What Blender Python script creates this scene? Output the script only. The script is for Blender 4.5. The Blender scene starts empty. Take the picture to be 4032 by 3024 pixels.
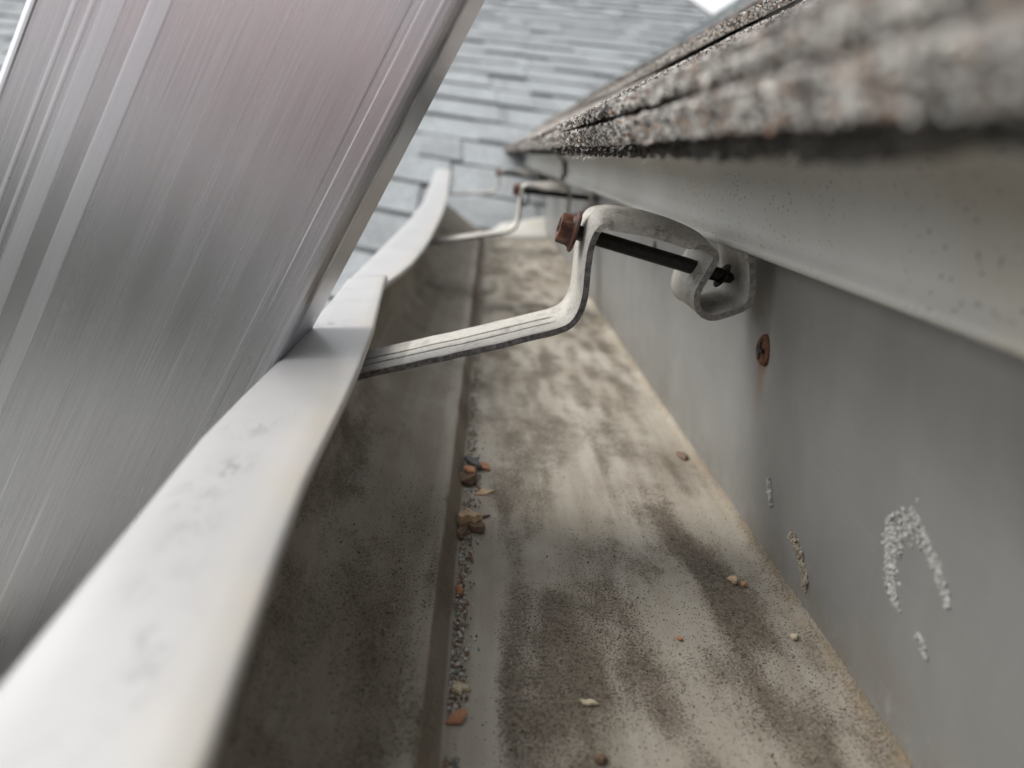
import bpy, bmesh, math, random
import numpy as np
from mathutils import Matrix, Vector
random.seed(7); rng = np.random.default_rng(11)
C = bpy.context.scene.collection
S = bpy.context.scene
MM = 0.001

# ------------------------------------------------------------------ camera
cam_d = bpy.data.cameras.new('camera'); cam = bpy.data.objects.new('camera', cam_d); C.objects.link(cam)
AX = np.array([[0.99756099, -0.05227996, 0.04624798],      # world X in (right, up, forward)
               [-0.02862521, 0.2978811, 0.9541737],         # world Y
               [0.06366056, 0.95317032, -0.29565804]])      # world Z
m = Matrix.Identity(4)
for i in range(3):
    m[i][0] = AX[i][0]; m[i][1] = AX[i][1]; m[i][2] = -AX[i][2]
cam.matrix_world = m
cam_d.lens = 26.04; cam_d.sensor_width = 36.0
cam_d.clip_start = 0.003; cam_d.clip_end = 400
cam_d.dof.use_dof = True; cam_d.dof.focus_distance = 0.205; cam_d.dof.aperture_fstop = 10.5
S.camera = cam

# ------------------------------------------------------------------ world, sun, exposure
SUN_EL, SUN_AZ = math.radians(48), math.radians(-78)         # from the left, slightly ahead
w = bpy.data.worlds.new('World'); S.world = w; w.use_nodes = True
nt = w.node_tree; nt.nodes.clear()
sky = nt.nodes.new('ShaderNodeTexSky'); sky.sky_type = 'NISHITA'; sky.sun_disc = False
sky.sun_elevation = SUN_EL; sky.sun_rotation = SUN_AZ; sky.air_density = 1.0; sky.dust_density = 3.0
hs = nt.nodes.new('ShaderNodeHueSaturation'); hs.inputs['Saturation'].default_value = 0.16
bg = nt.nodes.new('ShaderNodeBackground'); bg.inputs['Strength'].default_value = 0.15
ow = nt.nodes.new('ShaderNodeOutputWorld')
nt.links.new(sky.outputs[0], hs.inputs['Color']); nt.links.new(hs.outputs[0], bg.inputs['Color']); nt.links.new(bg.outputs[0], ow.inputs[0])
sun_d = bpy.data.lights.new('sun', 'SUN'); sun = bpy.data.objects.new('sun', sun_d); C.objects.link(sun)
sun_d.energy = 0.8; sun_d.angle = math.radians(26); sun_d.color = (1.0, 0.965, 0.91)
sd = Vector((math.sin(SUN_AZ) * math.cos(SUN_EL), math.cos(SUN_AZ) * math.cos(SUN_EL), math.sin(SUN_EL)))
sun.rotation_euler = sd.to_track_quat('Z', 'Y').to_euler()
S.view_settings.view_transform = 'Standard'; S.view_settings.look = 'None'
S.view_settings.gamma = 1; S.view_settings.use_curve_mapping = False
S.view_settings.exposure = 1.03
try:
    S.cycles.use_denoising = True
    S.cycles.max_bounces = 10
except Exception:
    pass

# ------------------------------------------------------------------ helpers
def tag(o, label=None, cat=None, group=None, kind=None):
    if label: o['label'] = label
    if cat: o['category'] = cat
    if group: o['group'] = group
    if kind: o['kind'] = kind
    return o

def empty(name, loc=(0, 0, 0)):
    o = bpy.data.objects.new(name, None); C.objects.link(o)
    o.location = [c * MM for c in loc]; o.empty_display_size = 0.01
    return o

def obj(name, verts, faces, mat, parent=None, smooth=False, uvs=None, sharp=None):
    """verts in millimetres, world space; a parent's location is subtracted"""
    V = np.asarray(verts, float)
    off = np.zeros(3)
    if parent is not None:
        q = parent
        while q is not None:
            off += np.array(q.location) / MM; q = q.parent
    me = bpy.data.meshes.new(name)
    me.from_pydata(((V - off) * MM).tolist(), [], [list(map(int, f)) for f in faces])
    if mat is not None:
        for mm_ in (mat if isinstance(mat, list) else [mat]): me.materials.append(mm_)
    if smooth:
        me.polygons.foreach_set('use_smooth', [True] * len(me.polygons))
        if sharp:
            bm = bmesh.new(); bm.from_mesh(me)
            for e in bm.edges:
                if len(e.link_faces) == 2 and e.calc_face_angle(0) > math.radians(sharp): e.smooth = False
            bm.to_mesh(me); bm.free()
    me.update()
    o = bpy.data.objects.new(name, me); C.objects.link(o)
    if parent is not None: o.parent = parent
    return o

def attr(o, name, vals):
    a = o.data.attributes.new(name, 'FLOAT', 'POINT')
    a.data.foreach_set('value', np.asarray(vals, np.float32))

class MB:
    def __init__(s): s.v = []; s.f = []
    def add(s, V, F):
        n = len(s.v); s.v.extend([tuple(p) for p in V]); s.f.extend([[i + n for i in f] for f in F]); return s
    def box(s, a, b):
        (x0, y0, z0), (x1, y1, z1) = a, b
        V = [(x, y, z) for z in (z0, z1) for y in (y0, y1) for x in (x0, x1)]
        return s.add(V, [(0, 2, 3, 1), (4, 5, 7, 6), (0, 1, 5, 4), (2, 6, 7, 3), (0, 4, 6, 2), (1, 3, 7, 5)])

def grid_faces(nu, nv, wrapu=False, wrapv=False):
    F = []
    for i in range(nu if wrapu else nu - 1):
        for j in range(nv if wrapv else nv - 1):
            a = i * nv + j; b = ((i + 1) % nu) * nv + j
            c = ((i + 1) % nu) * nv + (j + 1) % nv; d = i * nv + (j + 1) % nv
            F.append((a, b, c, d))
    return F

def smooth_path(P, n, it=2):
    """Chaikin corner cutting then resample to n points"""
    P = np.array(P, float)
    for _ in range(it):
        Q = [P[0]]
        for a, b in zip(P[:-1], P[1:]): Q += [a * .75 + b * .25, a * .25 + b * .75]
        Q.append(P[-1]); P = np.array(Q)
    L = np.r_[0, np.cumsum(np.linalg.norm(np.diff(P, axis=0), axis=1))]
    t = np.linspace(0, L[-1], n)
    return np.stack([np.interp(t, L, P[:, k]) for k in range(P.shape[1])], 1)

_perm = rng.random((64, 64, 64))
def vnoise(P, s):
    """cheap trilinear value noise, P (n,3) in mm, s the feature size; gives -1..1"""
    P = np.asarray(P, float) / s
    i = np.floor(P).astype(int); f = P - i; f = f * f * (3 - 2 * f)
    r = 0
    for dx in (0, 1):
        for dy in (0, 1):
            for dz in (0, 1):
                wgt = (f[:, 0] if dx else 1 - f[:, 0]) * (f[:, 1] if dy else 1 - f[:, 1]) * (f[:, 2] if dz else 1 - f[:, 2])
                r = r + wgt * _perm[(i[:, 0] + dx) % 64, (i[:, 1] + dy) % 64, (i[:, 2] + dz) % 64]
    return r * 2 - 1

def lathe(rings, a, b, n=24):
    """rings: (t along a->b, radius) pairs, a and b points in mm"""
    a = np.array(a, float); b = np.array(b, float); ax = (b - a) / np.linalg.norm(b - a)
    u = np.cross(ax, [0, 1, 0]); u /= np.linalg.norm(u); v = np.cross(ax, u)
    V = []; 
    for t, r in rings:
        for k in range(n):
            g = 2 * math.pi * k / n
            V.append(a + ax * t + u * r * math.cos(g) + v * r * math.sin(g))
    F = grid_faces(len(rings), n, wrapv=True)
    F.append(tuple(range(n))[::-1]); F.append(tuple((len(rings) - 1) * n + k for k in range(n)))
    return V, F

# ------------------------------------------------------------------ materials
class NM:
    def __init__(s, name):
        s.m = bpy.data.materials.new(name); s.m.use_nodes = True; s.t = s.m.node_tree; s.n = s.t.nodes
        s.b = s.n['Principled BSDF']; s.tc = s.n.new('ShaderNodeTexCoord')
        s.geo = None
    def lk(s, a, b): s.t.links.new(a, b)
    def pos(s):
        if s.geo is None: s.geo = s.n.new('ShaderNodeNewGeometry')
        return s.geo.outputs['Position']
    def mapping(s, scale, rot=(0, 0, 0), loc=(0, 0, 0)):
        mp = s.n.new('ShaderNodeMapping'); mp.inputs['Scale'].default_value = scale
        mp.inputs['Rotation'].default_value = rot; mp.inputs['Location'].default_value = loc
        s.lk(s.pos(), mp.inputs['Vector']); return mp.outputs[0]
    def noise(s, scale, detail=3, rough=.55, vec=None, dist=0):
        n = s.n.new('ShaderNodeTexNoise'); n.inputs['Scale'].default_value = scale; n.inputs['Detail'].default_value = detail
        n.inputs['Roughness'].default_value = rough; n.inputs['Distortion'].default_value = dist
        s.lk(vec if vec is not None else s.pos(), n.inputs['Vector']); return n.outputs['Fac']
    def vor(s, scale, vec=None, out='Distance', rnd=1):
        n = s.n.new('ShaderNodeTexVoronoi'); n.inputs['Scale'].default_value = scale; n.inputs['Randomness'].default_value = rnd
        s.lk(vec if vec is not None else s.pos(), n.inputs['Vector']); return n.outputs[out]
    def ramp(s, fac, stops):
        r = s.n.new('ShaderNodeValToRGB'); e = r.color_ramp.elements
        while len(e) < len(stops): e.new(0.5)
        for i, (p, c) in enumerate(stops):
            e[i].position = p; e[i].color = (c if isinstance(c, tuple) else (c, c, c)) + (1,)
        s.lk(fac, r.inputs[0]); return r.outputs[0]
    def mix(s, fac, a, b, mode='MIX'):
        n = s.n.new('ShaderNodeMix'); n.data_type = 'RGBA'; n.blend_type = mode
        for i, v in ((0, fac), (6, a), (7, b)):
            if isinstance(v, (int, float)) and i == 0: n.inputs[0].default_value = v
            elif isinstance(v, (tuple, int, float)):
                n.inputs[i].default_value = (v if isinstance(v, tuple) else (v, v, v)) + (1,)
            else: s.lk(v, n.inputs[i])
        return n.outputs[2]
    def math(s, op, a, b=None, c=None):
        n = s.n.new('ShaderNodeMath'); n.operation = op
        for i, v in enumerate((a, b, c)):
            if v is None: continue
            if isinstance(v, (int, float)): n.inputs[i].default_value = v
            else: s.lk(v, n.inputs[i])
        return n.outputs[0]
    def attr(s, name):
        n = s.n.new('ShaderNodeAttribute'); n.attribute_name = name; return n.outputs['Fac']
    def rand(s):
        n = s.n.new('ShaderNodeObjectInfo'); return n.outputs['Random']
    def bump(s, h, strength=.5, dist=.0005, prev=None):
        n = s.n.new('ShaderNodeBump'); n.inputs['Strength'].default_value = strength; n.inputs['Distance'].default_value = dist
        s.lk(h, n.inputs['Height'])
        if prev is not None: s.lk(prev, n.inputs['Normal'])
        s.lk(n.outputs[0], s.b.inputs['Normal']); return n.outputs[0]
    def set(s, **k):
        for kk, v in k.items():
            kk = {'color': 'Base Color', 'rough': 'Roughness', 'metal': 'Metallic', 'spec': 'Specular IOR Level', 'aniso': 'Anisotropic', 'aniso_rot': 'Anisotropic Rotation', 'coat': 'Coat Weight'}[kk]
            i = s.b.inputs[kk]
            if isinstance(v, (int, float)): i.default_value = v
            elif isinstance(v, tuple): i.default_value = v + (1,)
            else: s.lk(v, i)
        return s

def mat_trough(ledge=False):
    a = NM('dirty_painted_floor')
    lowf = a.noise(28, 4, .6, a.mapping((1, .45, 1)))
    base = a.ramp(lowf, [(.3, (.255, .225, .18)), (.5, (.345, .315, .262)), (.72, (.46, .432, .375))])
    blot = a.noise(75, 5, .65, a.mapping((1, .6, 1), loc=(.3, .1, 0)))
    base = a.mix(a.ramp(blot, [(.42, 0.0), (.62, .35)]), base, (.29, .255, .205))
    streak = a.noise(260, 3, .6, a.mapping((1, .06, 1)))
    base = a.mix(a.ramp(streak, [(.45, 0.0), (.75, .35)]), base, (.50, .475, .43))
    # the dirt: the per-vertex amount decides how densely grains cover
    d = a.attr('dirt')
    warp = a.math('ADD', d, a.math('MULTIPLY', a.math('ADD', a.math('MULTIPLY', a.math('SUBTRACT', a.noise(48, 6, .72), .5), 1.5), a.math('MULTIPLY', a.math('SUBTRACT', a.noise(1.0, 5, .7, a.mapping((170, 45, 170))), .5), .9)), 1.0))
    soft = a.ramp(warp, [(.2, 0.0), (.85, .72)])
    c1 = a.mix(soft, base, (.175, .148, .112))
    grain = a.noise(1500, 2, .75)
    thr = a.math('SUBTRACT', grain, a.math('SUBTRACT', .68, a.math('MULTIPLY', warp, .30)))
    gm = a.ramp(thr, [(0.0, 0.0), (.035, 1.0)])
    gcol = a.ramp(a.noise(900, 2, .6, a.mapping((1, 1, 1), loc=(1, 2, 3))), [(.35, (.06, .051, .041)), (.6, (.165, .138, .108))])
    c2 = a.mix(a.math('MULTIPLY', gm, .82), c1, gcol)
    c2 = a.mix(a.attr('film'), c2, (.175, .14, .10))
    # pale mineral specks
    sp = a.vor(420); sp2 = a.math('MULTIPLY', a.ramp(sp, [(.045, 1.0), (.085, 0.0)]), a.ramp(a.noise(160, 2), [(.55, 0.0), (.6, 1.0)]))
    c3 = a.mix(a.math('MULTIPLY', sp2, .8), c2, (.60, .57, .50))
    # ochre stain creeping along the rear corner
    st = a.attr('stain'); stn = a.math('MULTIPLY', st, a.ramp(a.noise(180, 5, .7), [(.42, 0.0), (.62, 1.0)]))
    c4 = a.mix(stn, c3, (.25, .19, .11))
    a.set(color=c4, rough=.82, spec=.25)
    n1 = a.bump(a.math('ADD', a.math('MULTIPLY', gm, .6), blot), .55, .00035)
    return a.m

def mat_rear():
    a = NM('grey_coated_metal')
    big = a.noise(14, 4, .6, a.mapping((1, .7, 1)))
    base = a.ramp(big, [(.3, (.185, .184, .174)), (.7, (.25, .25, .24))])
    sc = a.noise(900, 3, .6, a.mapping((1, .05, 1), rot=(math.radians(28), 0, 0)))
    base = a.mix(a.ramp(sc, [(.6, 0.0), (.85, .16)]), base, (.42, .42, .41))
    lowm = a.attr('low')
    fl = a.math('MULTIPLY', lowm, a.ramp(a.noise(230, 6, .75, a.mapping((1, 1, .55))), [(.56, 0.0), (.66, .6)]))
    base = a.mix(fl, base, (.42, .42, .40))
    wm = a.ramp(a.noise(1.0, 5, .65, a.mapping((40, 40, 14))), [(.5, 0.0), (.72, .4)])
    base = a.mix(wm, base, (.29, .285, .27))
    drt = a.math('MULTIPLY', lowm, a.ramp(a.noise(90, 6, .7), [(.42, 0.0), (.62, .75)]))
    base = a.mix(drt, base, (.17, .14, .10))
    spk = a.math('MULTIPLY', a.ramp(a.vor(310), [(.05, 1.0), (.08, 0.0)]), a.ramp(a.noise(45, 2), [(.55, 0.0), (.62, 1.0)]))
    base = a.mix(a.math('MULTIPLY', spk, .7), base, (.10, .085, .065))
    r = a.attr('rust'); rr = a.math('MULTIPLY', r, a.ramp(a.noise(420, 4, .7, a.mapping((1, 1, .3))), [(.2, .45), (.7, 1.0)]))
    base = a.mix(a.ramp(rr, [(.05, 0.0), (.9, .85)]), base, (.17, .095, .05))
    a.set(color=base, rough=a.ramp(a.noise(60, 4), [(.3, .36), (.7, .52)]), spec=.5)
    a.bump(a.noise(500, 3, .6, a.mapping((1, .08, 1), rot=(math.radians(28), 0, 0))), .12, .0002)
    return a.m

def mat_lip():
    a = NM('white_painted_lip')
    base = a.ramp(a.noise(30, 4), [(.3, (.35, .347, .340)), (.7, (.395, .392, .388))])
    sm = a.attr('smudge')
    sc = a.ramp(a.noise(330, 4, .7, a.mapping((1, .5, 1))), [(.5, 0.0), (.56, 1.0)])
    base = a.mix(a.math('MULTIPLY', a.math('MULTIPLY', sm, sc), .95), base, (.17, .155, .16))
    scr = a.math('MULTIPLY', a.ramp(a.noise(1.0, 3, .6, a.mapping((900, 70, 900), rot=(0, 0, .5))), [(.66, 0.0), (.72, .35)]), a.ramp(a.noise(40, 3), [(.5, 0.0), (.6, 1.0)]))
    base = a.mix(scr, base, (.22, .21, .20))
    wash = a.ramp(a.noise(1.0, 4, .6, a.mapping((60, 200, 60), loc=(3, 1, 1))), [(.5, 0.0), (.75, .3)])
    base = a.mix(wash, base, (.36, .345, .32))
    fine = a.math('MULTIPLY', a.ramp(a.vor(380), [(.05, 1.0), (.09, 0.0)]), a.ramp(a.noise(70, 3), [(.58, 0.0), (.64, 1.0)]))
    base = a.mix(a.math('MULTIPLY', fine, .75), base, (.14, .12, .10))
    edge = a.attr('edge')
    base = a.mix(a.math('MULTIPLY', edge, a.ramp(a.noise(55, 4), [(.35, .08), (.65, .42)])), base, (.52, .44, .31))
    a.set(color=base, rough=.33, spec=.5)
    a.bump(a.noise(120, 4), .08, .0005)
    return a.m

def mat_drip():
    a = NM('cream_drip_metal')
    base = a.ramp(a.noise(16, 4, .6), [(.3, (.48, .47, .43)), (.7, (.575, .565, .53))])
    base = a.mix(a.ramp(a.noise(24, 4, .6, a.mapping((1, 1, 1), loc=(2, 1, 5))), [(.55, 0.0), (.72, .5)]), base, (.50, .43, .31))
    cl = a.ramp(a.noise(22, 2, .5, a.mapping((1, 1, 1), loc=(.02, .09, 0))), [(.40, 0.0), (.56, 1.0)])
    sp = a.math('MULTIPLY', a.ramp(a.vor(620), [(.2, 1.0), (.26, 0.0)]), cl)
    sp = a.math('MULTIPLY', sp, a.ramp(a.noise(500, 1), [(.46, 0.0), (.52, 1.0)]))
    base = a.mix(a.math('MULTIPLY', sp, .75), base, (.05, .045, .04))
    a.set(color=base, rough=.45, spec=.5)
    a.bump(a.noise(40, 3), .05, .001)
    return a.m

def mat_rail():
    a = NM('brushed_aluminium')
    axis = math.radians(27)       # the rail leans this much in the XZ plane
    mp = a.mapping((1, 1, 1), rot=(0, -axis, 0))
    def stretch(sx, sz):
        m2 = a.n.new('ShaderNodeMapping'); m2.inputs['Scale'].default_value = (sx, .02, sz); a.lk(mp, m2.inputs['Vector']); return m2.outputs[0]
    br = a.noise(1.0, 4, .7, stretch(2800, 30)); br2 = a.noise(1.0, 3, .6, stretch(750, 9)); br3 = a.noise(1.0, 2, .5, stretch(150, 4))
    base = a.ramp(br, [(.3, (.40, .40, .415)), (.7, (.53, .53, .545))])
    base = a.mix(a.ramp(br2, [(.62, 0.0), (.72, .4)]), base, (.74, .74, .76))
    band = a.attr('band')
    base = a.mix(band, base, (.66, .67, .70))
    spk = a.math('MULTIPLY', a.ramp(a.vor(150), [(.02, 1.0), (.032, 0.0)]), a.ramp(a.noise(60, 2), [(.5, 0.0), (.55, 1.0)]))
    base = a.mix(a.math('MULTIPLY', spk, .8), base, (.06, .055, .05))
    rg = a.math('ADD', a.ramp(br3, [(.35, .25), (.65, .29)]), a.math('MULTIPLY', band, .16))
    a.set(color=base, metal=1.0, rough=rg, aniso=.9, aniso_rot=.25)
    tn = a.n.new('ShaderNodeTangent'); tn.direction_type = 'UV_MAP'; a.lk(tn.outputs[0], a.b.inputs['Tangent'])
    h = a.math('ADD', br, a.math('MULTIPLY', br2, .8))
    a.bump(h, .2, .0001)
    return a.m

def mat_strap():
    a = NM('weathered_aluminium_strap')
    n1 = a.noise(900, 4, .7); n2 = a.noise(110, 4, .6)
    base = a.ramp(n1, [(.3, (.36, .34, .30)), (.5, (.47, .45, .405)), (.7, (.54, .52, .475))])
    base = a.mix(a.ramp(n2, [(.45, 0.0), (.7, .45)]), base, (.34, .31, .27))
    gr = a.attr('groove')
    dn = a.ramp(a.noise(700, 4, .7), [(.46, 0.0), (.55, 1.0)])
    base = a.mix(a.math('MULTIPLY', gr, a.ramp(a.noise(300, 4, .7), [(.3, .55), (.6, .97)])), base, (.06, .05, .038))
    ds = a.math('MULTIPLY', a.ramp(n2, [(.54, .04), (.68, .6)]), dn)
    base = a.mix(ds, base, (.10, .085, .07))
    pit = a.math('MULTIPLY', a.ramp(a.vor(700), [(.08, 1.0), (.14, 0.0)]), a.ramp(a.noise(200, 2), [(.42, 0.0), (.56, 1.0)]))
    base = a.mix(a.math('MULTIPLY', pit, .9), base, (.04, .035, .03))
    a.set(color=base, rough=.62, metal=.25, spec=.4)
    a.bump(a.math('ADD', n1, a.math('MULTIPLY', pit, -1.0)), .35, .0002)
    return a.m

def mat_edge():
    a = NM('dark_strap_edge')  # dark edge tone, for the low strap, the leg and the far side
    n1 = a.noise(600, 5, .75)
    base = a.ramp(n1, [(.33, (.065, .06, .056)), (.5, (.14, .13, .125)), (.68, (.27, .26, .25))])
    a.set(color=base, rough=.75, metal=.2); a.bump(n1, .6, .0003); return a.m

def mat_simple(name, c1, c2, rough=.7, metal=0., sc=400, bs=.4, bd=.0003, mid=None):
    a = NM(name); n1 = a.noise(sc, 5, .7)
    stops = [(.32, c1), (.68, c2)] if mid is None else [(.32, c1), (.5, mid), (.68, c2)]
    a.set(color=a.ramp(n1, stops), rough=rough, metal=metal); a.bump(n1, bs, bd); return a.m

def mat_shingle(name, lo, hi, tint, sc=420, var=.25, bump_d=.0012, blotch=False):
    a = NM(name)
    g = a.vor(sc, out='Color'); sep = a.n.new('ShaderNodeSeparateColor'); a.lk(g, sep.inputs[0])
    base = a.ramp(sep.outputs[0], [(.0, lo), (.45, tuple((x + y) / 2 for x, y in zip(lo, hi))), (1.0, hi)])
    base = a.mix(a.ramp(sep.outputs[1], [(.78, 0.0), (.84, .8)]), base, tint)
    big = a.noise(9, 4, .6)
    base = a.mix(a.ramp(big, [(.35, 0.0), (.7, .4)]), base, tuple(x * .6 for x in lo))
    if blotch: base = a.mix(a.ramp(a.noise(150, 3, .6), [(.42, 0.0), (.60, .7)]), base, (.11, .096, .088))
    rd = a.rand()
    k = a.n.new('ShaderNodeHueSaturation'); a.lk(base, k.inputs['Color'])
    a.lk(a.math('ADD', a.math('MULTIPLY', rd, var * 2), 1 - var), k.inputs['Value'])
    a.set(color=k.outputs[0], rough=.92, spec=.2)
    a.bump(a.math('ADD', a.vor(sc), a.math('MULTIPLY', a.noise(sc * .4, 3), .6)), .8, bump_d)
    return a.m

M_floor = mat_trough(); M_rear = mat_rear(); M_lip = mat_lip(); M_drip = mat_drip(); M_rail = mat_rail()
M_strap = mat_strap(); M_edge = mat_edge()
M_wallgrey = M_floor
M_edge2 = mat_simple('pale_strap_edge', (.13, .122, .115), (.34, .325, .305), .7, .2, 700, .5, .0002, mid=(.22, .21, .197))  # lighter edge tone, for the near edge beyond the leg
M_screw = mat_simple('black_corroded_steel', (.008, .008, .008), (.035, .03, .028), .5, .3, 500)
M_rust = mat_simple('rusty_hex_head', (.035, .018, .014), (.24, .085, .03), .55, .35, 240, .5, .0004, mid=(.085, .036, .024))
M_rust2 = mat_simple('rusty_phillips', (.05, .025, .018), (.22, .09, .04), .75, .2, 900, .8, .0004)
M_near = mat_shingle('weathered_brown_shingle', (.12, .107, .098), (.68, .65, .615), (.44, .32, .24), 800, .1, blotch=True)
M_far = mat_shingle('pale_grey_shingle', (.20, .216, .222), (.37, .388, .395), (.22, .24, .24), 260, .10, .0006)
M_dark = mat_simple('shingle_core_asphalt', (.018, .016, .014), (.10, .09, .075), .9, 0, 420, .8, .0008)
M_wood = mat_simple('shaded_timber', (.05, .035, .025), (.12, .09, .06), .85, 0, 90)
M_resid = mat_simple('pale_crusty_residue', (.26, .255, .235), (.62, .61, .575), .9, 0, 900, .9, .0006)
M_residb = mat_simple('brown_crusty_residue', (.10, .07, .04), (.50, .46, .38), .9, 0, 600, .9, .0006)

# ------------------------------------------------------------------ ground far below and unseen things added for the rail to reflect
def sheet(name, x0, x1, y0, y1, z, mat):
    o = obj(name, [(x0, y0, z), (x1, y0, z), (x1, y1, z), (x0, y1, z)], [(0, 1, 2, 3)], mat); tag(o, kind='structure'); return o
G = NM('lawn_green'); G.set(color=G.ramp(G.noise(.8, 5), [(.3, (.05, .055, .045)), (.7, (.09, .095, .08))]), rough=.9); G.bump(G.noise(30, 4), .6, .03)
P = NM('pink_brick'); P.set(color=P.ramp(P.noise(3, 5), [(.3, (.50, .29, .255)), (.7, (.62, .39, .35))]), rough=.85)
K = NM('concrete_drive'); K.set(color=K.ramp(K.noise(2, 5), [(.3, (.24, .24, .225)), (.7, (.32, .32, .305))]), rough=.85)
sheet('ground', -200000, 200000, -200000, 200000, -2800, G.m)
sheet('added_driveway', -30000, 12000, -9500, 900, -2796, K.m)  # unseen paving, added so the lower rail mirrors something pale
hm = MB().box((-7000, -19000, -2800), (3500, -13000, 1500))  # unseen house added behind the camera to tint the rail reflection pink
bh = empty('added_brick_house', (-3000, -13000, -2800)); tag(bh, 'unseen house wall added behind the camera, mirrored pinkish in the upper half of the ladder rail', 'house')
obj('wall', hm.v, hm.f, P.m, bh)
hm = MB(); hm.add([(-7500, -12500, 1500), (4000, -12500, 1500), (4000, -19500, 1500), (-7500, -19500, 1500), (-7500, -16000, 3800), (4000, -16000, 3800)], [(0, 1, 5, 4), (3, 4, 5, 2), (0, 4, 3), (1, 2, 5), (0, 3, 2, 1)])
obj('roof', hm.v, hm.f, P.m, bh)
hd = MB(); hr = np.random.default_rng(4)
gx = np.linspace(-26000, 14000, 120); pr = [(-11200, -2800), (-11000, -1700), (-11100, -1300), (-11500, -1100), (-12000, -1150), (-12300, -2800)]
hd.add([(x_, y_ + hr.normal() * 90, z_ + (hr.normal() * 90 if z_ > -2700 else 0)) for x_ in gx for (y_, z_) in pr], grid_faces(120, 6))
tag(obj('added_hedge', hd.v, hd.f, G.m), 'unseen bushes added behind the camera, mirrored as a dark band across the middle of the ladder rail', 'added_hedge')  # out of view, added to put a dark band in the rail reflection
for wx in (-5800, -2600, 900):
    wb = MB().box((wx, -13020, -900), (wx + 1300, -12960, 500)); obj('window', wb.v, wb.f, K.m, bh)


# ------------------------------------------------------------------ gutter
Y0, Y1 = -160., 1117.
LIN = np.array([(-160, -20.5, -54), (0, -21, -54), (53.7, -22.4, -54), (90, -25.9, -54), (111.8, -27.6, -54), (134.7, -28.3, -54), (154, -28.8, -54), (179, -29.9, -54),
                (221, -32.7, -54), (268, -37.2, -54), (300, -40.2, -54), (318, -41.6, -54)])
LOUT = np.array([(-160, -44, -56), (0, -46, -56), (64, -47.1, -56), (110, -50.2, -56), (132, -51.7, -56), (159, -52, -56), (186, -51.9, -56), (222, -53.1, -56), (273, -55, -56), (313, -57.2, -56), (340, -57.8, -56)])
L2IN = np.array([(270, -44, -56.2), (310, -41.2, -55.6), (335, -37.5, -54.5), (363, -35.2, -54), (420, -34.4, -54), (476, -34.6, -54), (655, -38.2, -53.5), (800, -42.5, -51.5), (882, -45.5, -49.5), (960, -49, -44.5), (1050, -52.5, -36), (1117, -56, -27)])
L2OUT = np.array([(270, -56, -57.6), (313, -58, -56.6), (435, -58.4, -55), (576, -60, -54.6), (793, -66, -52.5), (900, -71, -49.5), (960, -73.5, -45), (1050, -75, -36.5), (1117, -76, -27)])
def ip(T, y, k): return np.interp(y, T[:, 0], T[:, k])
def rearx(z): return 92.3 - 9.2 * (z + 116) / 91.0

gutter = empty('gutter', (20, 0, -116))
tag(gutter, 'long dirty aluminium gutter seen lengthwise under the shingle edge, with bent white front lip', 'gutter')

def gauss(x, y, L):
    r = np.zeros_like(x)
    for (cx, cy, sx, sy, a, sh) in L:
        dx = x - cx - sh * (y - cy); dy = y - cy
        r += a * np.exp(-(dx * dx) / (2 * sx * sx) - (dy * dy) / (2 * sy * sy))
    return r
# floor, step and ledge: one fine sheet
prof = [(92.3, -112.5), (91.8, -114.5), (90.5, -115.6), (88, -116)] + [(x, -116) for x in np.linspace(85, 2, 62)] + \
       [(0, -116), (-2.5, -116), (-3.4, -115.8), (-3.9, -115.2), (-4.8, -113.2), (-5.8, -111.), (-6.9, -108.6), (-7.4, -107.6), (-8.0, -107.1), (-9.2, -106.9), (-11.5, -106.8)] + \
       [(-13.5, -106.8), (-16, -106.7), (-18.5, -106.4), (-21, -105.9), (-23.5, -105.1), (-26, -104), (-28.5, -102.4), (-31, -100), (-33.5, -96.6), (-36, -91.5), (-38, -85), (-39.6, -77), (-41, -68), (-42.5, -61.5), (-44.5, -58)]
prof = np.array(prof)
ys = np.unique(np.r_[np.arange(Y0, 60, 8), np.arange(60, 460, 1.6), np.arange(460, Y1, 6), Y1])
V = []
for y in ys:
    lo = (ip(LOUT, y, 1) if y < 313 else ip(L2OUT, y, 1)) + 52.0      # how far the front has been pushed
    zl = (0 if y < 800 else ip(L2OUT, y, 2) + 54)
    for (x, z) in prof:
        k = min(1, max(0, (-10 - x) / 30.0)); k = k * k * (3 - 2 * k)
        V.append((x + lo * k + (-6 * k if x < -30 else 0), y, z + max(0, zl) * k))
V = np.array(V)
V[:, 2] += .35 * vnoise(V * [1, .3, 1], 28) * (V[:, 0] < 80) + .22 * vnoise(V, 9) * (np.abs(V[:, 0] - 35) < 45)
V[:, 0] += .5 * vnoise(V * [0, .25, 0], 20) * (V[:, 0] < 2)
fl = obj('floor', V, grid_faces(len(ys), len(prof)), M_floor, gutter, smooth=True)
x, y = V[:, 0], V[:, 1]
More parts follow.
